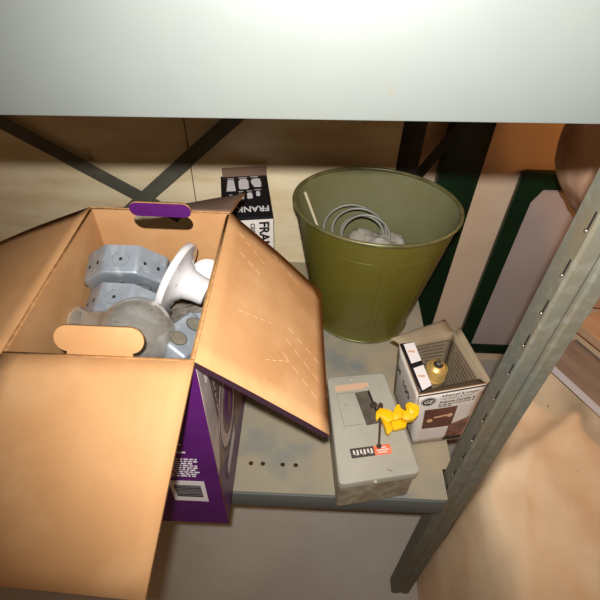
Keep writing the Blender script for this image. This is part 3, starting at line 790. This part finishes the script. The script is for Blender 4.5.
for (v0, v1) in ((.03, .46), (.56, .97)):
    bm = bmesh.new(); t_ = [bm.verts.new(lfp(u, v)) for u, v in ((.22, v0), (.98, v0), (.98, v1), (.22, v1))]; b_2 = [bm.verts.new(v.co-V((0,0,.0006))) for v in t_]
    bm.faces.new(t_); bm.faces.new(b_2[::-1])
    for i in range(4): bm.faces.new((t_[i], b_2[i], b_2[(i+1) % 4], t_[(i+1) % 4]))
    wp = from_bm('white_patch', bm, 'white_print', lfl)
    bm = bmesh.new(); vm = (v0+v1)/2
    c_ = lfp(.55, vm+.02, .0019)
    add_box(bm, (c_.x-.0055, c_.y-.0022, c_.z-.0004), (c_.x+.0055, c_.y+.0022, c_.z+.0002)); from_bm('dent_mark', bm, 'beige_plate', wp)
# print on the front side
W2 = (tFR-tFL).length
def fpm(u, v, k=.0006):
    nrm = (bFR-bFL).cross(tFL-bFL).normalized(); return bFL.lerp(bFR, u).lerp(tFL.lerp(tFR, u), v)+nrm*(k+.002*math.sin(PI*u)*math.sin(PI*v))
def fquad(name, uv, m, parent=fs, k=.0006, n=6):
    """patch with corners uv (4 (u,v)) conforming to the front side"""
    bm = bmesh.new(); g = []
    (u0,v0),(u1,v1),(u2,v2),(u3,v3) = uv
    for i in range(n+1):
        row = []
        for j in range(n+1):
            s = i/n; t = j/n
            u = lerp(lerp(u0,u1,s), lerp(u3,u2,s), t); v = lerp(lerp(v0,v1,s), lerp(v3,v2,s), t)
            row.append(bm.verts.new(fpm(u, v, k)))
        g.append(row)
    for i in range(n):
        for j in range(n): bm.faces.new((g[i][j], g[i+1][j], g[i+1][j+1], g[i][j+1]))
    return from_bm(name, bm, m, parent, recalc=False)
fquad('picture', [(.13, .34), (.66, .34), (.66, .71), (.13, .71)], 'brownpic')
for (u, v) in ((.24, .50), (.57, .56)):
    bm = bmesh.new(); c0 = fpm(u, v, .001); ring = [bm.verts.new(fpm(u+.05*math.cos(a*PI/10), v+.035*math.sin(a*PI/10), .001)) for a in range(20)]; bm.faces.new(ring); from_bm('picture_globe', bm, 'warmdot', fs, recalc=False)
fquad('picture_band', [(.30, .535), (.52, .555), (.52, .585), (.30, .565)], 'warmdot', k=.001)
fquad('picture', [(.62, .10), (.97, .10), (.97, .46), (.62, .36)], 'redpic', k=.0008)
fquad('black_strip', [(.60, .03), (.97, .03), (.97, .10), (.60, .10)], 'black')
fquad('frame_line', [(.0, .965), (1., .965), (1., .992), (.0, .992)], 'printline')
# round monogram
def conform(me, u0, v0, k):
    for v in me.vertices:
        p = fpm(u0+v.co.x/.105, v0+v.co.y/.160, k+v.co.z); v.co = p
    return me
def fshape(name, ols, u0, v0, m, k=.0008):
    me = plate_mesh(ols, .0002); conform(me, u0, v0, k); return link_mesh(name, me, m, fs)
lg = fshape('round_logo', [circle2(0, 0, .0118, 40)], .165, .855, 'black', .0007)
fshape('logo_ring', [circle2(0, 0, .0106, 40), circle2(0, 0, .0098, 40)], .165, .855, 'carton_white', .0010)
def ftext(s, size, u0, v0, m, k=.0008, bold=0, sx=1, shear=0):
    cu = bpy.data.curves.new('t', 'FONT'); cu.body = s; cu.size = size; cu.offset = bold; cu.shear = shear; cu.resolution_u = 3
    o = bpy.data.objects.new('t', cu); C.objects.link(o)
    me = bpy.data.meshes.new_from_object(o.evaluated_get(bpy.context.evaluated_depsgraph_get()))
    bpy.data.objects.remove(o); bpy.data.curves.remove(cu); me.materials.clear()
    me.transform(Matrix.Diagonal((sx, 1, 1, 1))); conform(me, u0, v0, k)
    return link_mesh('lettering', me, m, fs)
ftext('GE', .0125, .090, .830, 'carton_white', .0010, bold=.0003, shear=.2, sx=.92)
ftext('Advanced & Longer', .0088, .345, .905, 'greylabel', bold=.00025, sx=.86)
ftext('Lasts Brighter & Clearer', .0062, .345, .860, 'greylabel', sx=.86)
ftext('Avancee Durable &', .0088, .335, .800, 'greylabel', bold=.00025, sx=.86)
rows = []
bm = bmesh.new(); rng = random.Random(12)
def fline(bm, u0, u1, v, h=.012):
    bm.faces.new([bm.verts.new(fpm(*t, .0008)) for t in ((u0, v), (u1, v), (u1, v+h), (u0, v+h))])
for r, (ua, ub) in enumerate([(.33, .90), (.33, .55)]):
    u = ua
    while u < ub: w = rng.uniform(.03, .08); fline(bm, u, min(u+w, ub), .765-.03*r, .015); u += w+.015
from_bm('small_print', bm, 'greylabel', fs, recalc=False)
bm = bmesh.new()
for r in range(9):
    u = .71
    while u < .95: w = rng.uniform(.03, .09); fline(bm, u, min(u+w, .95), .70-.026*r, .010); u += w+.015
from_bm('small_print', bm, 'silver_print', fs, recalc=False); bm = bmesh.new()
for r in range(5):
    u = .08
    while u < .56: w = rng.uniform(.03, .09); fline(bm, u, min(u+w, .56), .27-.035*r, .010); u += w+.015
from_bm('small_print', bm, 'silver_print', fs, recalc=False)
# print on the left side
nl = (bFL-bBL).cross(tBL-bBL).normalized()
def lpm(u, v, k=.0006): return bBL.lerp(bFL, u).lerp(tBL.lerp(tFL, u), v)+nl*(k+.002*math.sin(PI*u)*math.sin(PI*v))
def ltext(s, size, u0, v0, m, bold=0, rot=0):
    cu = bpy.data.curves.new('t', 'FONT'); cu.body = s; cu.size = size; cu.offset = bold; cu.resolution_u = 3
    o = bpy.data.objects.new('t', cu); C.objects.link(o)
    me = bpy.data.meshes.new_from_object(o.evaluated_get(bpy.context.evaluated_depsgraph_get()))
    bpy.data.objects.remove(o); bpy.data.curves.remove(cu); me.materials.clear()
    me.transform(Matrix.Rotation(rot, 4, 'Z'))
    for v in me.vertices: v.co = lpm(u0+v.co.x/.112, v0+v.co.y/.16, .0006+v.co.z)
    return link_mesh('lettering', me, m, ls)
ltext('100', .026, .36, .60, 'black', .0006)
ltext('M', .022, .10, .62, 'black', .0006)
settle(bb)
BS = 1.28

# bulb standing in the box, screw base up
lb = empty('light_bulb', (.238, .522, .003), 'light bulb standing upside down in the white bulb box, brass screw base up', 'light bulb')
prof = []
for i in range(22):
    a = D2R(-90+150*i/21); prof.append((.038*math.cos(a), .040+.038*math.sin(a)))
prof += [(.0205, .080), (.0192, .092), (.0186, .104)]
lathe_obj('glass_bulb', prof+[(0, .104)], 'bulbglass', lb, 40, ang=60)
sp = [(0, .1035), (.0142, .1035), (.0146, .108)]
for i in range(5):
    z = .110+i*.0046; sp += [(.0108, z), (.0142, z+.0014), (.0142, z+.0024), (.0108, z+.0038)]
sp += [(.0120, .134), (.0085, .1385), (.0062, .1395), (0, .1395)]
sp = [(r*BS, z) for r, z in sp]
lathe_obj('screw_base', sp, 'tin', lb, 36, ang=60)
lathe_obj('insulator', [(.0085, .1385), (.0080, .1405), (.0060, .1418), (0, .1418)], 'dark', lb, 24)
lathe_obj('contact', [(.0060, .142), (.0055, .145), (.003, .1465), (0, .1465)], 'steel', lb, 20)

# ================================================================== right of the post: canvas, boards, bundle
bm = bmesh.new(); nx, ny = 70, 70; g = []
def heap(x, y):
    u = (x-.30)/.95; v = y/.98
    h = -.095+.05*math.sin(u*2.6+.4)*math.cos(v*2.2-.4)
    h += .035*noise.noise(V((x*4.5, y*4.5, 2)))+.012*noise.noise(V((x*11, y*9, 5)))
    # long soft folds
    d = (x-.52)*.82+(y-.46)*.57; e = -(x-.52)*.57+(y-.46)*.82
    h += .012*(abs(noise.noise(V((x*6+3, y*4, 9))))-.2)+.010*noise.noise(V((x*20, y*12, 7)))
    h += .020*math.exp(-((e-.05)/.018)**2)*math.exp(-((d-.02)/.16)**2)
    d2 = (x-.42)*.3+(y-.40)*.95; e2 = -(x-.42)*.95+(y-.40)*.3
    h += .013*math.exp(-(e2/.012)**2)*math.exp(-(d2/.14)**2)
    return h
for i in range(nx+1):
    row = []
    for j in range(ny+1):
        y = lerp(.06, 1.02, j/ny); x0 = .33+max(0, y-.40)*.66; x = lerp(x0, 1.25, i/nx)
        edge = min(1, min(i, nx-i, j, ny-j)/3.0)
        z = heap(x, y)
        if edge < 1: z = lerp(ROOM_FLOOR+.004 if min(i, nx-i, j, ny-j) == 0 else z-.30*(1-edge)**2, z, edge**.3 if min(i,nx-i,j,ny-j) else 0)
        row.append(bm.verts.new((x, y, z)))
    g.append(row)
for i in range(nx):
    for j in range(ny): bm.faces.new((g[i][j], g[i+1][j], g[i+1][j+1], g[i][j+1]))
ext = bmesh.ops.extrude_face_region(bm, geom=list(bm.faces))
for v in [e for e in ext['geom'] if isinstance(e, bmesh.types.BMVert)]: v.co.z -= .003
cloth = from_bm('drop_cloth', bm, 'cloth', None, True)
tag(cloth, 'creased beige canvas cloth draped in a heap right of the slotted steel post', 'cloth')

def board(label, c, size, rot, m, edge=None):
    root = empty('wooden_board', c, label, 'board', None)
    bm = bmesh.new(); x, y, z = (s/2 for s in size); add_box(bm, (-x, -y, -z), (x, y, z)); bevel(bm, .0015, 2)
    bm.normal_update()
    o = from_bm('plank', bm, m, root)
    if edge: box_obj('pale_edge', (-x, -y-.0012, -z), (x, -y-.0002, z), edge, root)
    root.rotation_euler = rot
    return root
board('grey weathered board lying across the beige canvas at the right edge', (.728, .462, -.034), (.60, .135, .016), (D2R(-10), 0, D2R(-61)), 'board', 'board_edge')
board('tan board lying behind the grey board at the right edge', (.825, .570, -.020), (.56, .125, .022), (D2R(-6), 0, D2R(-60)), 'board2')

# tall wrapped bundle behind the post
bm = bmesh.new()
path = [(.760, .960, -.03), (.745, .955, .08), (.700, .930, .22), (.615, .905, .34), (.600, .90, .50), (.60, .90, .60)]
rad = [.10, .095, .085, .105, .115, .10]
P2 = []; R2 = []
for i in range(len(path)-1):
    for t in range(8):
        P2.append(V(path[i]).lerp(V(path[i+1]), t/8)); R2.append(lerp(rad[i], rad[i+1], t/8))
P2.append(V(path[-1])); R2.append(rad[-1])
add_tube(bm, P2, R2, 40)
for v in bm.verts:
    a = math.atan2(v.co.y-.91, v.co.x-.66)
    k = .014*noise.noise(V((math.cos(a)*2.2, math.sin(a)*2.2, v.co.z*5)))+.006*noise.noise(V((math.cos(a)*7, math.sin(a)*7, v.co.z*16)))
    v.co += V((math.cos(a), math.sin(a), 0))*k
bn = shade_auto(from_bm('canvas_bundle', bm, 'bundle'), 60)
tag(bn, 'tall crumpled tan wrapped bundle standing behind the post in the upper right', 'bundle')

# ================================================================== light
def light(name, kind, loc, energy, col, **k):
    l = bpy.data.lights.new(name, kind); l.energy = energy; l.color = col
    for a, b in k.items(): setattr(l, a, b)
    o = bpy.data.objects.new(name, l); C.objects.link(o); o.location = loc; return o
fl = light('flash', 'SPOT', (-.005, -.015, .874), 47, (1, .97, .93), spot_size=D2R(104), spot_blend=1., shadow_soft_size=.008)
fl.rotation_euler = V((.16, 1.0, -.80)).to_track_quat('-Z', 'Y').to_euler()
wl = light('bay_lamp', 'POINT', (1.05, .70, .56), 5.0, (1, .45, .13), shadow_soft_size=.05)
wd = bpy.data.worlds.new('room'); S.world = wd; wd.use_nodes = True
wd.node_tree.nodes['Background'].inputs[0].default_value = (1, .60, .33, 1)
wd.node_tree.nodes['Background'].inputs[1].default_value = .14

# ================================================================== camera
cam = bpy.data.cameras.new('camera'); co = bpy.data.objects.new('camera', cam); C.objects.link(co)
cam.sensor_width = 36; cam.sensor_fit = 'HORIZONTAL'; cam.lens = 36*480/600; cam.clip_start = .01
P = D2R(44.6); R = D2R(1.9); Y = D2R(.6)
f = V((-math.sin(Y)*math.cos(P), math.cos(Y)*math.cos(P), -math.sin(P)))
r0 = V((math.cos(Y), math.sin(Y), 0)); u0 = r0.cross(f)
r = r0*math.cos(R)+u0*math.sin(R); u = r.cross(f)
mw = Matrix((r, u, -f)).transposed().to_4x4(); mw.translation = (0, 0, .8)
co.matrix_world = mw
S.camera = co
S.view_settings.view_transform = 'Standard'; S.view_settings.look = 'None'
S.view_settings.gamma = 1; S.view_settings.exposure = 0; S.view_settings.use_curve_mapping = False
